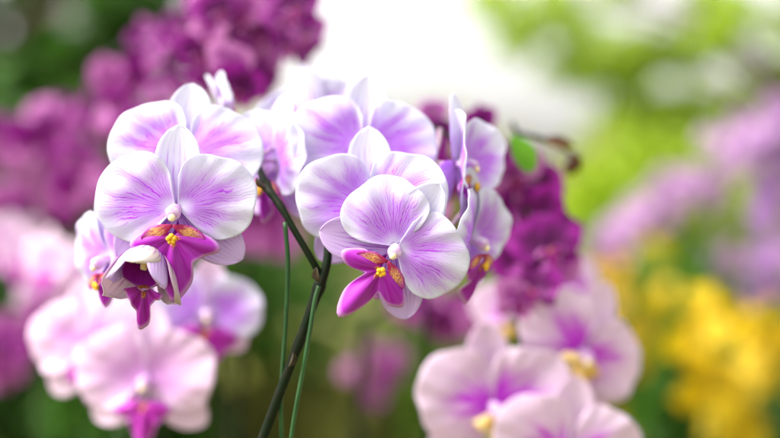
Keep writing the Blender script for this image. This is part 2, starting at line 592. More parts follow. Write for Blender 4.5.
def flower(plant, px, py, d, yaw=0, pitch=0, roll=0, S=SU, seed=1, node=None, mats=None, hi=True, petals=((0, 0), (0, 0)), lats=(0, 0),
           dorsal=0.0, lip=1.0, lip_droop=0.0, cup=0.16, label=None, side_lobes=True, dors_tilt=0.0, callus=True, sep_len=1.0, lip_shape=LIPR, lip_turn=0.0, lip_off=-0.34):
    """one phalaenopsis bloom: its own mesh is the flower stalk; petals, sepals, lip, column are children"""
    mt = dict(petal=M['petal'], sepal=M['sepal'], lat=M['sepal_lilac'], lip=M['lip'])
    mt.update(mats or {})
    pos = at(px, py, d)
    mw = orient(pos, yaw, pitch, roll)
    inv = mw.inverted()
    b = MB()
    back = Vector((0, 0.10 * S, -0.02 * S))
    if node is None:
        pts = [back, back + Vector((0, 0.3 * S, 0.1 * S)), back + Vector((0, 0.55 * S, 0.35 * S))]
    else:
        nl = inv @ node
        pts = [back, back + Vector((0, 0.28 * S, 0.05 * S)), back.lerp(nl, 0.6) + Vector((0, 0.10 * S, 0.03 * S)), nl]
    b.add(*tube(pts, [0.055 * S] + [0.036 * S] * (len(pts) - 1), 8, 6))
    fo = b.obj('flower', M['pedicel'], plant)
    fo.matrix_local = plant.matrix_basis.inverted() @ mw if plant else mw
    if label:
        fo['label'] = label
    nr, nth = (26, 64) if hi else (10, 18)
    T = 0.012 * S
    # dorsal and lateral sepals, behind the petals
    V, F, UV = sheet(1.02 * sep_len, 0.60, 'oval', -0.10 + dors_tilt, 0.12, 0.28, 18 if hi else 8, 12 if hi else 6, seed * 7 + 1)
    o = mesh_obj('sepal', place(V, S, R(dorsal), (0, 0.02, -0.08)), F, mt['sepal'], fo, UV)
    if hi: thicken(o, T)
    for k, sd in enumerate((-1, 1)):
        V, F, UV = sheet(1.0 * sep_len, 0.62, 'oval', -0.04, -0.10, 0.18, 18 if hi else 8, 12 if hi else 6, seed * 7 + 2 + k)
        o = mesh_obj('sepal', place(V, S, R(-90 - 38 + lats[k]), (sd * 0.02, -0.03, -0.07), sd), F, mt['lat'], fo, UV)
        if hi: thicken(o, T)

    vr = random.Random(seed * 31)

    def z(X, Y, u, v):
        rr = X * X + Y * Y
        return 0.10 * u + 0.06 * X - cup * vr.uniform(0.5, 1.5) * rr + vr.uniform(-.06, .08) * Y * X - 0.10 * (np.maximum(u - 0.7, 0) ** 1.5)
    for k, sd in enumerate((-1, 1)):
        V, F, UV = fan_sheet(PETAL * np.array([vr.uniform(.96, 1.04), vr.uniform(.94, 1.05)]), nr, nth, z, seed * 13 + k, 0.036, 0.026)
        rt, fold = petals[k]
        rt, fold = rt + vr.uniform(-5, 5), fold + vr.uniform(-9, 10)
        o = mesh_obj('petal', place(V, S, R(rt), (sd * 0.02, 0.0, 0.0 + 0.02 * k), sd, R(fold)), F, mt['petal'], fo, UV)
        if hi: thicken(o, T)
    # lip with side lobes, callus
    V, F, UV = lip_sheet(seed * 17, lip, droop=lip_droop, shape=lip_shape)
    V[:, 0], V[:, 1] = rot2(V[:, 0], V[:, 1], R(lip_turn))
    V[:, 1] += lip_off
    o = mesh_obj('lip', place(V, S), F, mt['lip'], fo, UV)
    if hi: thicken(o, T)
    if side_lobes and hi:
        for sd in (-1, 1):
            V, F, UV = sheet(0.43, 0.17, 'petal', 0.10, -0.30, -0.20, 14, 10, seed * 19 + sd, 0.04)
            o = mesh_obj('side_lobe', place(V, S, R(-90 - 24), (sd * 0.0, -0.20, 0.23), sd), F, M['lobe'], fo, UV)
            thicken(o, T)
        b = MB()
        for (x, y, z_, r0) in ((-.035, -.36, .30, .045), (.035, -.36, .30, .045), (0, -.33, .30, .05), (-.02, -.40, .30, .035), (.022, -.40, .30, .035)):
            b.add(*ellipsoid((x * S, -z_ * S, y * S), (r0 * S * .78, r0 * S * .78, r0 * S * .78), 6, 8))
        b.obj('callus', M['callus'], fo)
    # column: hooded knob with the anther cap
    b = MB()
    b.add(*tube([Vector((0, 0.03, -0.03)) * S, Vector((0, -0.10, -0.01)) * S, Vector((0, -0.22, -0.05)) * S, Vector((0, -0.28, -0.085)) * S],
                [0.06 * S, 0.072 * S, 0.098 * S, 0.055 * S], 14, 6))
    col = b.obj('column', M['column'], fo)
    if hi:
        b = MB()
        b.add(*ellipsoid((0, -0.285 * S, -0.10 * S), (0.048 * S, 0.042 * S, 0.05 * S), 8, 12))
        b.obj('anther_cap', M['anther'], fo)
    return fo


def egg(phi, wid, tmax, rad, length, flare=0.0, prof=4.0, nu=20, nv=14, seed=0, tip=0.0):
    """curved blade lying on an egg that hangs from its base pole; phi 0 faces the viewer"""
    r_ = np.random.default_rng(abs(int(seed)))
    ph = r_.uniform(0, 6.28, 3)
    t = np.linspace(0.02, 1, nu + 1)[:, None]
    s_ = np.linspace(-1, 1, nv + 1)[None]
    th = t * R(tmax)
    rr = rad * np.sin(np.minimum(th, R(150))) ** 0.75 + flare * t ** 2.2
    rr = rr * (1 + 0.04 * np.sin(s_ * 3 + ph[0]) * t + 0.03 * np.sin(t * 9 + ph[1]))
    zz = -length * (1 - np.cos(th)) / 2
    g_ = np.maximum(1 - t ** prof, 0) ** 0.5
    g_ = np.maximum(g_, 0.03)
    a = R(phi) + s_ * R(wid) * g_ + tip * t
    rr = rr * (1 - 0.10 * s_ ** 2 * t * (1 if flare > 0 else 0))
    X, Y, Z = rr * np.sin(a), -rr * np.cos(a), zz + 0 * a
    UV = np.dstack([t + 0 * a, (s_ + 1) / 2 + 0 * a]).reshape(-1, 2)
    return np.dstack([X, Y, Z]).reshape(-1, 3), grid_faces(nu, nv), UV


def bud_flower(plant, px, py, d, S, yaw, pitch, roll, seed, node, label):
    """half-open bloom: sepals and petals still wrapped round the lip, mouth towards the viewer and down"""
    mw = orient(at(px, py, d), yaw, pitch, roll)
    nl = mw.inverted() @ node
    b = MB()
    back = Vector((0, 0.0, 0.0))
    b.add(*tube([back, back + Vector((0, 0.05 * S, 0.12 * S)), back.lerp(nl, 0.5) + Vector((0, 0.06 * S, 0.10 * S)), nl], [0.05 * S, 0.034 * S, 0.03 * S, 0.03 * S], 8, 6))
    fo = b.obj('flower', M['pedicel'], plant)
    fo.matrix_local = plant.matrix_basis.inverted() @ mw
    fo['label'] = label
    T = 0.006 * S

    def part(name, mat, *a, **k):
        V, F, UV = egg(*a, seed=seed + len(fo.children), **k)
        o = mesh_obj(name, V * S, F, mat, fo, UV)
        thicken(o, T)
    part('sepal', M['bud_hood'], 0, 80, 92, 0.30, 0.80, flare=0.02, prof=2.6)
    for q in (-1, 1):
        part('petal', M['sepal_lilac'], q * 70, 52, 114, 0.285, 0.82, flare=0.10)
        part('sepal', M['bud_sepal'], q * 118, 52, 112, 0.29, 0.84, flare=0.30)
    # lip: inner walls of the throat and the tongue that hangs out of it
    b = MB()
    b.add(*egg(180, 118, 96, 0.235, 0.84, prof=8.0, nu=14, nv=22, seed=seed))
    V, F, UV = lip_sheet(seed * 3, 0.70, shape=[p for p in LIPR if abs(p[0]) < 80])
    V[:, 0] *= 0.70
    Q = np.column_stack([V[:, 0], -(V[:, 2] * 0.8 - 0.10 + 0.5 * np.abs(V[:, 0])), V[:, 1] - 0.43])
    c, sn = math.cos(R(-pitch)), math.sin(R(-pitch))
    Q = np.column_stack([Q[:, 0], Q[:, 1] * c - Q[:, 2] * sn, Q[:, 1] * sn + Q[:, 2] * c])
    b.add(Q, F, UV)
    o = b.obj('lip', M['bud_lip'], fo)
    o.data.transform(Matrix.Scale(S, 4))
    thicken(o, T)
    b = MB()
    b.add(*tube([Vector((0, 0.0, -0.06)) * S, Vector((0, -0.02, -0.20)) * S, Vector((0, 0.0, -0.30)) * S], [0.05 * S, 0.06 * S, 0.04 * S], 12, 6))
    b.obj('column', M['ylip'], fo)
    return fo


# ------------------------------------------------------------------ the sharp orchid in front
base = at(255, 219, 0.61); base.x = at(240, 219, 0.61).x - 0.10
base.z = 0
orchid = empty('orchid', base)
tag(orchid, 'sharp white orchid with purple veined petals and two flower heads on one dark forked stem', 'orchid')
b = MB()
gp = at(246, 480, 0.61); g0 = Vector((base.x, 0.61, 0.0))
main_pts = down(g0, gp) + [gp, at(262, 440, 0.61), at(279, 395, 0.61), at(300, 340, 0.612), at(318, 290, 0.615), at(327, 262, 0.618), at(329, 232, 0.625),
            at(338, 195, 0.645), at(352, 165, 0.672), at(375, 140, 0.69), at(402, 125, 0.70), at(440, 130, 0.69), at(462, 160, 0.675), at(470, 200, 0.67)]
mr = np.array([3.1, 3.0, 3.0, 2.9, 2.9, 2.8, 2.8, 2.7, 2.7, 2.6, 2.9, 2.5, 2.1, 1.9, 1.8, 1.6, 1.4, 1.2, 1.0, 0.9]) * 1.02e-3
b.add(*tube([p - base for p in main_pts], mr, 12, 8, bumps=[(0.47, 0.25, 0.006), (0.53, 0.35, 0.008)]))
b.obj('stem', M['stem'], orchid)
b = MB()
br_pts = [at(322, 280, 0.617), at(313, 262, 0.614), at(297, 235, 0.615), at(281, 207, 0.62), at(267, 187, 0.63), at(255, 160, 0.655), at(240, 130, 0.675), at(215, 118, 0.68), at(180, 125, 0.675), at(150, 160, 0.665), at(140, 210, 0.655)]
b.add(*tube([p - base for p in br_pts], np.array([2.4, 2.0, 1.9, 2.0, 2.6, 1.9, 1.7, 1.5, 1.4, 1.2, 1.0]) * 1e-3, 10, 8, bumps=[(0.30, 0.2, 0.02), (0.41, 0.45, 0.015)]))
b.obj('branch', M['stem'], orchid)
M['bract'] = plain_mat('brown_bract', (0.03, 0.022, 0.012), (0.06, 0.04, 0.02), 300, 0.7)
for q, dr in ((at(320, 281, 0.606), Vector((-.35, -.3, 1))), (at(266, 187, 0.622), Vector((-.8, -.3, .6))), (at(289, 366, 0.603), Vector((.5, -.2, 1)))):
    V, F, UV = sheet(0.008, 0.0065, 'point', 0.0, 0.25, -0.7, 8, 6, 3, 0.01)
    o = mesh_obj('bract', V, F, M['bract'], orchid, UV)
    o.matrix_local = Matrix.Translation(q - base) @ dr.to_track_quat('Y', 'Z').to_matrix().to_4x4()
    thicken(o, 0.0006)

F_ = lambda *a, **k: flower(orchid, *a, **k)
# left head
F_(177, 208, 0.600, yaw=-2, pitch=4, roll=1, seed=3, node=br_pts[8], label='large front flower of the left head, seen face on')
F_(185, 157, 0.632, yaw=7, pitch=-9, roll=5, seed=5, node=br_pts[8], label='flower half hidden above the front one of the left head')
F_(110, 258, 0.640, yaw=-48, pitch=8, roll=-6, seed=8, node=br_pts[10], S=SU * 0.92, lip=0.5, lip_off=-0.26, label='pale lilac flower turned away to the left')
F_(222, 104, 0.690, yaw=104, pitch=-20, roll=25, seed=9, node=br_pts[7], S=SU * 0.5, mats=dict(petal=M['sepal'], lat=M['sepal']), label='flower seen from behind with narrow tips showing', petals=((10, 20), (10, 20)))
F_(277, 166, 0.668, yaw=-48, pitch=0, roll=4, seed=11, node=br_pts[5], S=SU * 0.98, lip=0.6, lip_off=-0.28, label='flower between the two heads, facing left', petals=((6, 16), (6, 22)))
F_(316, 128, 0.705, yaw=170, pitch=0, roll=12, seed=12, node=br_pts[5], S=SU * 0.9, label='flower behind, tips against the white sky')
bud_flower(orchid, 151, 250, 0.600, SU * 1.0, -4, -38, 8, 31, br_pts[10], 'small half opened flower hanging lowest with striped outer sepals')
# centre head
F_(395, 247, 0.600, yaw=6, pitch=6, roll=36, seed=21, S=SU * 0.93, node=main_pts[14], petals=((16, 4), (5, 6)), lats=(14, -6), lip_shape=LIPR_SPLIT, lip_turn=-6, lip=0.98, label='lowest front flower of the right head, tilted to one side')
F_(373, 207, 0.621, yaw=-7, pitch=4, roll=-4, seed=22, node=main_pts[14], label='middle flower of the right head')
F_(364, 148, 0.645, yaw=6, pitch=-8, roll=5, seed=23, node=main_pts[14], label='topmost flower of the right head')
F_(459, 163, 0.650, lip=0.7, yaw=64, pitch=0, roll=4, seed=24, node=main_pts[17], S=SU * 0.92, petals=((4, 30), (4, 18)), label='flower facing right, seen side on')
F_(470, 239, 0.640, yaw=57, pitch=6, roll=-2, seed=25, lip=0.72, node=main_pts[19], S=SU * 0.92, petals=((6, 26), (4, 8)), lip_droop=0.2, label='lower flower facing right, seen side on')

for nm, pts, lab in (('plant_stake', [at(283, 470, 0.612), at(281, 400, 0.612), at(286, 320, 0.612), at(288, 265, 0.612), at(285, 222, 0.613)], 'thin green stake reaching up to the dark branch below the left flower head'),
                     ('plant_stake', [at(288, 470, 0.60), at(293, 425, 0.602), at(303, 370, 0.604), at(310, 330, 0.606), at(315, 300, 0.608), at(319, 286, 0.609)], 'thin green stake ending where the orchid stem forks')):
    g_ = Vector((pts[0].x - 0.004, pts[0].y, 0))
    pp = down(g_, pts[0]) + pts
    b = MB()
    b.add(*tube([p - g_ for p in pp], 0.0013, 8, 6))
    tag(b.obj(nm, M['stake'], None, g_), lab, 'plant stake', 'green stakes beside the orchid stem')


# ------------------------------------------------------------------ blurred orchids behind
def plant_at(name, px, d, label, cat, group=None, dx=0.0):
    p = at(px, 219, d)
    e = empty(name, (p.x + dx, d, 0))
    return tag(e, label, cat, group)


def stem_for(e, pts, r0=0.0025, mat=None):
    o = e.location.copy()
    p0 = pts[0]
    full = down(Vector((o.x, o.y, 0)), p0) + list(pts)
    rr = np.linspace(r0 * 1.2, r0 * 0.5, len(full))
    b = MB()
    b.add(*tube([p - o for p in full], rr, 8, 5))
    return b.obj('stem', mat or M['stem_green'], e)


# two big pale blooms lower right, one pair lower left
BL = dict(petal=M['bpetal'], sepal=M['bsepal'], lat=M['bsepal'], lip=M['blip'])
WH = dict(petal=M['wpetal'], sepal=M['bsepal'], lat=M['bsepal'], lip=M['ylip'])
e = plant_at('orchid', 520, 0.80, 'blurred white orchid with magenta hearts and yellow lips, low in front of yellow flowers', 'orchid')
st = [at(540, 470, 0.80), at(545, 400, 0.81), at(540, 330, 0.82), at(505, 290, 0.83)]
stem_for(e, st)
flower(e, 492, 405, 0.77, 12, 0, -4, SU * 1.28, 41, st[1], WH, hi=True, side_lobes=False, lip=0.55, lip_off=-0.12, petals=((0, 8), (0, 8)))
flower(e, 580, 352, 0.79, 22, 4, 28, SU * 1.22, 42, st[2], WH, hi=True, side_lobes=False, lip=0.60, lip_off=-0.10)
flower(e, 566, 455, 0.75, 8, 0, 10, SU * 1.2, 43, st[0], WH, hi=True, side_lobes=False, lip=0.60, lip_off=-0.10)
flower(e, 512, 312, 0.88, -30, 0, 0, SU * 0.8, 44, st[3], WH, hi=True, side_lobes=False, lip=0.4)
flower(e, 568, 290, 0.93, 30, 0, 0, SU * 0.9, 45, st[3], WH, hi=True, side_lobes=False, lip=0.4)

e = plant_at('orchid', 120, 0.80, 'blurred blush pink orchid hanging just below the sharp left flower head', 'orchid')
st = [at(118, 460, 0.82), at(118, 400, 0.83), at(130, 340, 0.83), at(170, 300, 0.83)]
stem_for(e, st)
flower(e, 148, 378, 0.78, -4, 0, 2, SU * 1.16, 51, st[1], BL, lip=0.75, side_lobes=False)
flower(e, 88, 346, 0.80, -16, 0, -8, SU * 1.12, 54, st[1], BL, lip=0.6, side_lobes=False)
flower(e, 206, 312, 0.80, 14, 0, 6, SU * 0.9, 52, st[3], dict(petal=M['petal'], sepal=M['bsepal'], lat=M['bsepal'], lip=M['blip']), lip=1.25, side_lobes=False)
flower(e, 140, 318, 0.86, -14, -5, -8, SU * 1.15, 53, st[2], BL, lip=0.7, side_lobes=False)

e = plant_at('orchid', 45, 1.15, 'far blurred pale pink orchid at the edge below the magenta flowers', 'orchid')
st = [at(40, 460, 1.15), at(38, 350, 1.15), at(45, 280, 1.16), at(60, 250, 1.17)]
stem_for(e, st)
for i, (x, y, s) in enumerate(((48, 262, .8), (74, 270, .7), (22, 256, .65), (4, 240, .7), (40, 294, .65), (66, 296, .6), (30, 236, .6))):
    flower(e, x, y, 1.10 + 0.02 * i, -30 + 14 * i, 0, 5 * i, SU * s, 60 + i, st[2], BL, hi=False, lip=1.0, side_lobes=False)



# small magenta blooms: one mesh for the five tepals, lip as sub-part; copies share the meshes
def mini_kind(pet, lipm, S=1.0):
    out = []
    for k in range(3):
        b = MB()
        for rot in (0, 128, -128):
            V, F, UV = sheet(0.95, 0.58, 'oval', -0.06, -0.1, 0.2, 8, 6, k * 5 + rot)
            b.add(place(V, S, R(rot), (0, 0, -0.06)), F, UV)
        for sd in (-1, 1):
            V, F, UV = fan_sheet(PETAL, 9, 16, lambda X, Y, u, v: 0.10 * u - 0.2 * (X * X + Y * Y), k * 7 + sd, 0.03, 0.03)
            b.add(place(V, S, R(4), (sd * 0.02, 0, 0.02), sd, R(6)), F, UV)
        t = b.obj('flower', pet)
        V, F, UV = lip_sheet(k + 70, 0.72, 6, 30)
        V[:, 1] -= 0.2
        l = mesh_obj('lip', place(V, S), F, lipm, t, UV)
        out.append((t, l))
    return out


kinds = {'mag': mini_kind(M['mag'], M['maglip']), 'pale': mini_kind(M['magpale'], M['maglip'])}


def mini(e, kind, k, pos, S, yaw, pitch, roll):
    t, l = kinds[kind][k % 3]
    a = t.copy()
    COL.objects.link(a)
    a.parent = e
    a.matrix_local = e.matrix_basis.inverted() @ orient(pos, yaw, pitch, roll) @ Matrix.Scale(S, 4)
    c = l.copy()
    COL.objects.link(c)
    c.parent = a
    return a


def spray(px_list, d, kindmix, size, label, root_px, group, r_yaw=45, dj=0.06, name='orchid', seed=0, arc=None, dup=False, r0=0.0024):
    """an orchid spray: stem from the ground through the blooms, each bloom a part"""
    r_ = random.Random(seed)
    e = plant_at(name, root_px, d + 0.04, label, 'orchid', group)
    pts = [at(p[0], p[1], d + 0.06) for p in (arc or px_list[:: max(1, len(px_list) // 4)])]
    pts.sort(key=lambda p: p.z)
    stem_for(e, pts, r0, M['stem'])
    if dup:
        px_list = list(px_list) + [(p[0] + r_.uniform(-18, 18), p[1] + r_.uniform(-18, 18)) for p in px_list]
    for i, p in enumerate(px_list):
        kind = 'pale' if r_.random() < kindmix else 'mag'
        dd = d + r_.uniform(-dj, dj)
        s = size * (p[2] if len(p) > 2 else 1) * r_.uniform(0.9, 1.1)
        mini(e, kind, i, at(p[0], p[1], dd), s, r_.uniform(-r_yaw, r_yaw), r_.uniform(-18, 18), r_.uniform(-25, 25))
    return e


GR = 'magenta orchids behind the sharp flowers'
spray([(308, 34), (286, 14), (262, 30), (240, 8), (222, 30), (206, 12), (200, 52), (236, 58), (258, 66), (215, 78), (268, 2), (238, 86)], 0.86, 0.16, 0.020,
      'deep magenta orchid spray, the darkest, high against the white sky above the left head', 235, GR, seed=1, r_yaw=55, dup=True)
spray([(180, 22), (165, 44), (190, 60), (150, 66), (176, 84), (134, 84), (160, 100), (120, 104), (145, 40), (196, 8), (140, 122), (108, 78)], 1.05, 0.32, 0.0175,
      'magenta orchid spray blurred behind the top of the left flower head', 165, GR, seed=2, dup=True, r_yaw=70, dj=0.10)
spray([(112, 120), (88, 112), (100, 146), (72, 132), (84, 164), (104, 176), (60, 156), (92, 196), (70, 186), (112, 96), (92, 88)], 1.18, 0.40, 0.019,
      'mauve and magenta orchid spray blurred left of the sharp left flower', 95, GR, seed=3, dup=True, r_yaw=70, dj=0.10)
spray([(50, 128), (28, 138), (8, 130), (40, 158), (16, 164), (56, 180), (30, 188), (4, 196), (52, 206), (-10, 160), (60, 108), (20, 212)], 1.30, 0.40, 0.021,
      'magenta orchid spray farthest along the left edge, strongly blurred', 30, GR, seed=4, dup=True, r_yaw=70, dj=0.10)
spray([(527, 190, 1.3), (512, 172, .9), (546, 244, 1.1), (518, 262, .9), (494, 160, .8), (505, 225, .9), (480, 122, .6), (535, 285, .9), (556, 268, .8), (540, 212, .9), (500, 190, 1), (516, 300, .8), (560, 232, .7)], 0.79, 0.2, 0.025,
      'dark magenta orchid spray close behind the flowers that face right', 505, GR, seed=5, dj=0.03, r_yaw=35)
spray([(432, 112, .6), (440, 130, .7), (428, 150, .8), (446, 180), (424, 210)], 0.84, 0.1, 0.022,
      'dark magenta orchid spray peeping out between the two sharp groups of petals', 436, GR, seed=6, dj=0.02)
spray([(408, 308), (432, 316), (460, 310), (446, 328), (476, 322), (420, 298)], 1.15, 0.3, 0.024,
      'pinkish magenta orchid spray blurred below the tilted sharp flower', 356, GR, seed=7, arc=[(357, 420), (361, 360), (369, 322), (400, 300), (430, 296)], r0=0.007)
spray([(368, 352), (386, 374), (352, 372), (374, 396), (396, 356)], 1.7, 0.3, 0.022,
      'small pink orchid spray far behind, low beneath the right flower head', 355, GR, seed=8)
spray([(8, 330), (-4, 352), (14, 360), (24, 338), (2, 372)], 1.25, 0.5, 0.028,
      'mauve orchid spray low at the left edge of the blush pink orchid', 6, GR, seed=9)
spray([(268, 170, .9), (255, 190, .9), (262, 215), (275, 240), (248, 235)], 1.25, 0.7, 0.03,
      'pale mauve orchid spray blurred in the gap between the sharp flower heads', 240, GR, seed=10, arc=[(238, 400), (242, 330), (247, 270), (256, 215), (262, 170)], r0=0.007)


# ------------------------------------------------------------------ lavender sprays and yellow orchids farther right
def floret_mesh(name, mat, S=1.0, n=5, W=0.62, seed=0):
    b = MB()
    for k in range(n):
        V, F, UV = sheet(1.0, W, 'oval', 0.12, -0.35, 0.25, 5, 4, seed + k)
        b.add(place(V, S, 2 * math.pi * k / n, (0, 0, 0)), F, UV)
    return b.obj(name, mat)


M['lav'] = petal_mat('lavender_petal', (0.64, 0.42, 0.66), (0.36, 0.11, 0.46), 1.0, 8, -0.2, 0.2, 0.9, 0.4, 0.5)
M['lavdeep'] = petal_mat('violet_petal', (0.44, 0.24, 0.54), (0.24, 0.05, 0.38), 1.0, 8, -0.2, 0.2, 0.9, 0.4, 0.5)
M['yel'] = petal_mat('yellow_petal', (0.66, 0.49, 0.006), (0.62, 0.38, 0.006), 1.0, 8, -0.2, 0.1, 0.6, 0.4, 0.4)
M['ora'] = petal_mat('amber_petal', (0.70, 0.40, 0.02), (0.55, 0.18, 0.02), 1.0, 8, -0.2, 0.1, 0.6, 0.4, 0.4)
FL = {k: floret_mesh('floret', M[k], 1.0, 5, 0.75, i) for i, k in enumerate(('lav', 'lavdeep', 'yel', 'ora'))}


def raceme(label, cat, group, root_px, d, line, kind, n, size, spread, seed, name):
    r_ = random.Random(seed)
    e = plant_at(name, root_px, d, label, cat, group)
    pts = [at(x, y, d) for x, y in line]
    stem_for(e, pts, 0.004)
    C = catmull([tuple(p) for p in pts], 20)
    for i in range(n):
        p = Vector(C[r_.randrange(len(C))])
        j = Vector((r_.gauss(0, spread), r_.gauss(0, spread), r_.gauss(0, spread)))
        a = FL[kind if r_.random() < 0.85 else ('lav' if kind.startswith('lav') else 'yel')].copy()
        COL.objects.link(a)
        a.parent = e
        a.matrix_local = e.matrix_basis.inverted() @ orient(p + j, r_.uniform(-80, 80), r_.uniform(-40, 40), r_.uniform(0, 360)) @ Matrix.Scale(size * r_.uniform(0.8, 1.2), 4)
    return e


LG = 'lavender flower sprays on the right'
raceme('long lavender spray arching from the right edge down to the yellow flowers', 'flower spray', LG, 790, 2.1, [(800, 260), (790, 130), (760, 120), (715, 165), (665, 205), (622, 232), (606, 248)], 'lav', 90, 0.026, 0.017, 21, 'flower_spray')
raceme('paler lavender spray above the yellow flowers, second along the arch', 'flower spray', LG, 720, 2.4, [(730, 280), (715, 200), (690, 185), (655, 200), (630, 215)], 'lav', 32, 0.026, 0.022, 22, 'flower_spray')
raceme('violet flower spray hanging steeply down the right edge', 'flower spray', LG, 800, 1.9, [(805, 200), (800, 130), (775, 130), (768, 190), (764, 250), (762, 300)], 'lavdeep', 70, 0.024, 0.013, 23, 'flower_spray')
YG = 'yellow orchids on the right'
raceme('bright yellow orchid cluster, largest and nearest of the yellow ones', 'orchid', YG, 712, 1.6, [(712, 400), (706, 360), (700, 320), (696, 300)], 'yel', 52, 0.020, 0.021, 31, 'orchid')
raceme('bright yellow orchid cluster partly cut off by the right edge', 'orchid', YG, 770, 1.7, [(768, 380), (766, 350), (760, 330)], 'yel', 45, 0.020, 0.022, 32, 'orchid')
raceme('bright yellow orchid cluster low down beneath the largest one', 'orchid', YG, 740, 1.65, [(738, 430), (734, 410), (728, 396)], 'yel', 40, 0.020, 0.020, 36, 'orchid')
raceme('amber orchid cluster below the end of the lavender arch', 'orchid', YG, 620, 2.3, [(625, 440), (618, 350), (612, 290), (605, 255)], 'ora', 34, 0.026, 0.034, 33, 'orchid')
raceme('olive yellow orchid cluster between the amber and bright yellow ones', 'orchid', YG, 655, 2.5, [(660, 440), (655, 340), (650, 290), (640, 262)], 'yel', 26, 0.026, 0.046, 34, 'orchid')
raceme('yellow orchid cluster far off, low between the two sharp flower heads', 'orchid', YG, 262, 3.4, [(262, 420), (258, 350), (255, 310), (250, 270)], 'yel', 45, 0.030, 0.06, 35, 'orchid')


# ------------------------------------------------------------------ foliage
def leaf_cloud(centres, n, L, W, seed, spread, tb=(0.2, 1.0), up=0.2):
    """n folded leaf blades scattered round the centres"""
    r_ = np.random.default_rng(abs(int(seed)))
    c = centres[r_.integers(0, len(centres), n)]
    dirs = r_.normal(size=(n, 3))
    dirs /= np.linalg.norm(dirs, axis=1, keepdims=True)
    p = c + dirs * (r_.random((n, 1)) ** 0.5) * np.asarray(spread)
    ax = r_.normal(size=(n, 3)) + dirs * 0.8
    ax[:, 2] += up - 0.5
    ax /= np.linalg.norm(ax, axis=1, keepdims=True)
    nn = r_.normal(size=(n, 3))
    nn[:, 2] += 1.0
    sd = np.cross(ax, nn)
    sd /= np.linalg.norm(sd, axis=1, keepdims=True) + 1e-9
    nn = np.cross(sd, ax)
    l = L * r_.uniform(0.6, 1.3, (n, 1))
    w_ = W * r_.uniform(0.6, 1.3, (n, 1))
    V = np.stack([p, p + ax * l * .4 + sd * w_ * .5 + nn * w_ * .12, p + ax * l * .45 - nn * w_ * .04, p + ax * l * .4 - sd * w_ * .5 + nn * w_ * .12, p + ax * l - nn * l * .15], 1).reshape(-1, 3)
    b_ = np.arange(n) * 5
    F = np.concatenate([np.stack([b_, b_ + 1, b_ + 2], 1), np.stack([b_, b_ + 2, b_ + 3], 1), np.stack([b_ + 1, b_ + 4, b_ + 2], 1), np.stack([b_ + 2, b_ + 4, b_ + 3], 1)])
    t = np.repeat(np.clip(r_.uniform(tb[0], tb[1], n) + 0.15 * r_.normal(size=n), 0, 1), 5)
    return V, F, t


LEAF = {
    'dark': tint_mat('dark_leaves', (0.015, 0.06, 0.008), (0.06, 0.17, 0.012), 0.42),
    'mid': tint_mat('mid_leaves', (0.04, 0.11, 0.012), (0.12, 0.24, 0.02), 0.45),
    'lime': tint_mat('lime_leaves', (0.15, 0.29, 0.010), (0.38, 0.50, 0.025), 0.55),
    'olive': tint_mat('olive_leaves', (0.11, 0.14, 0.03), (0.30, 0.29, 0.07), 0.45),
}
M['bark'] = plain_mat('bark', (0.10, 0.075, 0.05), (0.18, 0.14, 0.10), 6, 0.85, None, 0.2, 0.6)


def tree(label, x, y, h, cr, leafmat, n, seed, group, L=0.13, W=0.06, crown_lo=0.3, clumps=40, trunk_r=0.13, dens=0.38, centres=None, crad=0.12):
    r_ = np.random.default_rng(abs(int(seed)))
    e = empty('tree', (x, y, 0))
    tag(e, label, 'tree', group)
    b = MB()
    top = Vector((r_.normal() * 0.2, r_.normal() * 0.2, h * 0.82))
    trunk = [Vector((0, 0, -0.05)), Vector((r_.normal() * .08, r_.normal() * .08, h * 0.28)), Vector((r_.normal() * .15, r_.normal() * .15, h * 0.55)), top]
    b.add(*tube(trunk, [trunk_r * 1.2, trunk_r * .9, trunk_r * .6, trunk_r * .2], 10, 6))
    cs = []
    zc, rz = h * (1 + crown_lo) / 2, h * (1 - crown_lo) / 2
    for k in range(clumps if centres is None else len(centres)):
        v = r_.normal(size=3)
        v /= np.linalg.norm(v)
        rr = r_.random() ** 0.4
        q = Vector((v[0] * cr * rr, v[1] * cr * rr, zc + v[2] * rz * rr))
        if centres is not None:
            q = Vector(centres[k]) - Vector((x, y, 0))
        cs.append(tuple(q))
        if k % 2 == 0:
            t = min(0.95, max(0.2, (q.z - h * 0.12) / h))
            s = Vector(catmull([tuple(p) for p in trunk], 12)[int(t * 36)])
            m = s.lerp(q, 0.5) + Vector((0, 0, 0.08 * h))
            b.add(*tube([s, m, q], [trunk_r * .38, trunk_r * .22, trunk_r * .06], 6, 4))
    b.obj('trunk', M['bark'], e)
    sp = (cr * dens, cr * dens, cr * dens * 0.75) if centres is None else (crad, crad * 1.6, crad * 0.85)
    V, F, t = leaf_cloud(np.array(cs), n, L, W, seed + 5, sp)
    mesh_obj('crown', V, F, LEAF[leafmat], e, None, None, False, t)
    return e


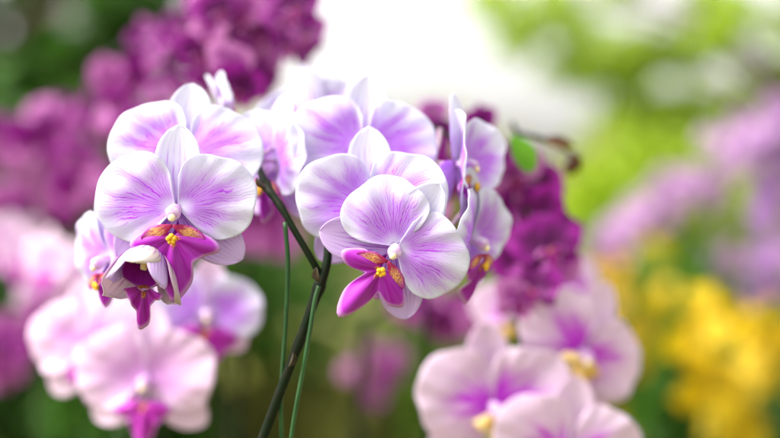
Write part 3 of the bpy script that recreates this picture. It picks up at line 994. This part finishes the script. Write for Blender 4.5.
def shrub(label, px, d, top_py, width, leafmat, n, seed, group, L=0.10, W=0.045, cat='shrub', name='shrub'):
    r_ = np.random.default_rng(abs(int(seed)))
    p = at(px, top_py, d)
    h = max(0.15, p.z)
    e = empty(name, (p.x, d, 0))
    tag(e, label, cat, group)
    cs = np.column_stack([r_.normal(size=26) * width * .33, r_.normal(size=26) * width * .3, r_.uniform(0.12 * h, 0.88 * h, 26)])
    b = MB()
    for q in cs[::2]:
        b.add(*tube([Vector((0, 0, -0.02)), Vector((q[0] * .35, q[1] * .35, q[2] * .55)), Vector(q)], [0.012, 0.008, 0.003], 6, 4))
    b.obj('stem', M['bark'], e)
    V, F, t = leaf_cloud(cs, n, L, W, seed + 3, (width * .22, width * .22, h * .2), up=0.5)
    V[:, 2] = np.maximum(V[:, 2], 0.01)
    mesh_obj('foliage', V, F, LEAF[leafmat], e, None, None, False, t)
    return e


# ground
g = G('ground_cover')
tc = g.n('ShaderNodeTexCoord').outputs['Object']
n1 = g.noise(tc, 1.2, 4)
n2 = g.noise(tc, 30, 4)
c = g.mix(g.rng(n1, 0.35, 0.65), (0.09, 0.115, 0.03), (0.24, 0.22, 0.09))
c = g.mix(g.math('MULTIPLY', g.rng(n2, 0.45, 0.7), 0.5), c, (0.10, 0.075, 0.045))
gm = g.solid(c, 0.9, 0.1, g.bump(n2, 0.6, 0.02))
mesh_obj('ground', [(-400, -100, 0), (400, -100, 0), (400, 900, 0), (-400, 900, 0)], [(0, 1, 2, 3)], gm, None, smooth=False)['kind'] = 'structure'

TG = 'trees behind the orchids'
def boughs(px_list, d, seed):
    r_ = random.Random(seed)
    return [tuple(at(px, py, d + r_.uniform(-0.35, 0.35))) for px, py in px_list]


LB = [(-22, 0), (-18, 48), (38, -14), (42, 44), (36, 16), (70, 50), (102, 6), (100, 44), (134, -6), (136, 34), (160, 14), (166, 56), (200, 36), (226, 8), (230, 50),
      (14, 78), (50, 84), (90, 82), (130, 80), (8, 112), (176, -26), (252, 34), (66, -34), (106, -32), (-60, 20), (-60, 80), (-30, 120), (50, 120), (90, 118), (20, 150), (60, 160), (-10, 180)]
tree('dense dark green tree filling the upper left behind the magenta orchids', at(-60, 0, 5.5).x, 5.5, 3.2, 1.0, 'dark', 12000, 1, TG, centres=boughs(LB, 5.5, 3), crad=0.098, L=0.085, W=0.042, trunk_r=0.10)
tree('second dark green tree standing behind the dense one, lower and farther left', -4.3, 9.5, 2.0, 1.8, 'dark', 12000, 2, TG, crown_lo=0.12, clumps=60, dens=0.26)
RB = [(502, 6), (530, 20), (556, 2), (574, 26), (604, 50), (560, 62), (486, -6), (516, 40), (588, 74), (632, 80), (632, 48), (664, 48), (690, 54), (716, 34), (738, 8), (780, 24), (786, 70), (706, -12), (650, 108), (640, 138), (650, 166), (634, 186),
      (690, 104), (740, 92), (704, 150), (744, 160), (606, 178), (580, 190), (660, 196), (700, 190), (620, 110), (620, -14), (810, -10), (820, 120), (790, 180), (830, 60)]
tree('airy lime green tree hanging into the upper right with sky between its boughs', at(850, 0, 4.6).x, 4.6, 2.9, 1.0, 'lime', 3800, 3, TG, centres=boughs(RB, 4.6, 4), crad=0.08, L=0.07, W=0.04, trunk_r=0.07)
tree('lime green tree at the far right behind the lavender sprays', 4.2, 9.0, 1.9, 1.7, 'lime', 8000, 4, TG, crown_lo=0.12, clumps=50, L=0.17, W=0.09, dens=0.22)
tree('mid green tree far off between the lime ones', 4.2, 13.0, 2.0, 2.0, 'mid', 8000, 5, TG, crown_lo=0.10, clumps=60, L=0.2, W=0.1, dens=0.3)
tree('broad olive tree low under the white sky, far behind the right flower head', 0.2, 13.0, 1.9, 1.6, 'olive', 7000, 6, TG, crown_lo=0.1, clumps=40)
tree('low olive tree beyond the dark magenta orchids', 2.2, 11.0, 1.7, 1.3, 'olive', 7000, 7, TG, crown_lo=0.1, clumps=40)
tree('small olive tree low beyond the left flower head', -1.5, 12.0, 1.9, 1.4, 'olive', 7000, 8, TG, crown_lo=0.1, clumps=40)

# leafy twig reaching out from behind the dark magenta spray
e = empty('sapling', (at(545, 219, 0.810).x, 0.81, 0))
tag(e, 'thin dark twig with bright green leaves against the white sky', 'sapling')
o = e.location.copy()
b = MB()
b.add(*tube([p - o for p in down(o.copy(), at(548, 260, 0.810)) + [at(548, 260, 0.810), at(536, 190, 0.800), at(524, 150, 0.790), at(512, 122, 0.780)]], np.linspace(0.004, 0.0015, 10), 8, 5))
b.add(*tube([p - o for p in (at(517, 132, 0.783), at(540, 138, 0.780), at(552, 143, 0.790), at(564, 149, 0.800), at(574, 157, 0.810))], [0.0014, 0.002, 0.0018, 0.0013, 0.0009], 8, 5))
b.obj('stem', M['stem'], e)
M['leafg'] = plain_mat('bright_green_leaf', (0.10, 0.30, 0.012), (0.14, 0.36, 0.02), 60, 0.4, 0.5)
M['leafb'] = plain_mat('withered_brown_leaf', (0.09, 0.04, 0.02), (0.14, 0.07, 0.03), 60, 0.6, 0.3)
for q, L, W, dr, m in ((at(531, 172, 0.750), 0.030, 0.019, Vector((-.40, -.1, 1)), M['leafg']), (at(532, 190, 0.800), 0.04, 0.022, Vector((.35, -.3, -1)), M['leafg']),
                       (at(570, 153, 0.806), 0.016, 0.010, Vector((.5, -.2, -.7)), M['leafb']), (at(545, 140, 0.780), 0.022, 0.010, Vector((.9, -.2, -.1)), M['leafb']),
                       (at(574, 157, 0.810), 0.016, 0.012, Vector((-.2, .2, -1)), M['leafb'])):
    V, F, UV = sheet(L, W, 'point', 0.0, -0.5, 0.3, 10, 8, 5, 0.02)
    lf = mesh_obj('leaf', V, F, m, e, UV)
    ay = dr.normalized()
    ax_ = ay.cross(Vector((0.25, -1, 0.35))).normalized()
    lf.matrix_local = Matrix.Translation(q - o) @ Matrix((ax_, ay, ax_.cross(ay))).transposed().to_4x4()

SG = 'shrubs between the orchids and the trees'
shrub('dark green shrub low at the left edge under the pale orchids', 40, 2.6, 330, 0.55, 'dark', 2600, 11, SG)
shrub('olive green shrub low between the two stakes and the pink orchid', 300, 4.6, 340, 0.9, 'olive', 1800, 13, SG)
shrub('low olive green shrub behind the foot of the dark stem', 285, 3.0, 385, 0.55, 'olive', 1600, 21, SG)
shrub('dark green shrub between the white orchid and the yellow ones', 640, 2.7, 350, 0.5, 'dark', 2600, 15, SG)
shrub('mid green shrub behind the yellow orchids at the right edge', 740, 3.0, 270, 0.7, 'dark', 3200, 16, SG)
shrub('mid green shrub behind the dark magenta orchids', 560, 3.2, 215, 0.6, 'mid', 3000, 17, SG)
shrub('lime green shrub under the boughs of the airy tree', 625, 3.8, 130, 0.5, 'lime', 2200, 18, SG)
shrub('dark green shrub behind the magenta orchids at the left edge', 70, 3.0, 90, 0.9, 'dark', 5200, 19, SG)

# hidden source meshes are not part of the place
for k in kinds.values():
    for t, l in k:
        bpy.data.objects.remove(l)
        bpy.data.objects.remove(t)
for t in FL.values():
    bpy.data.objects.remove(t)
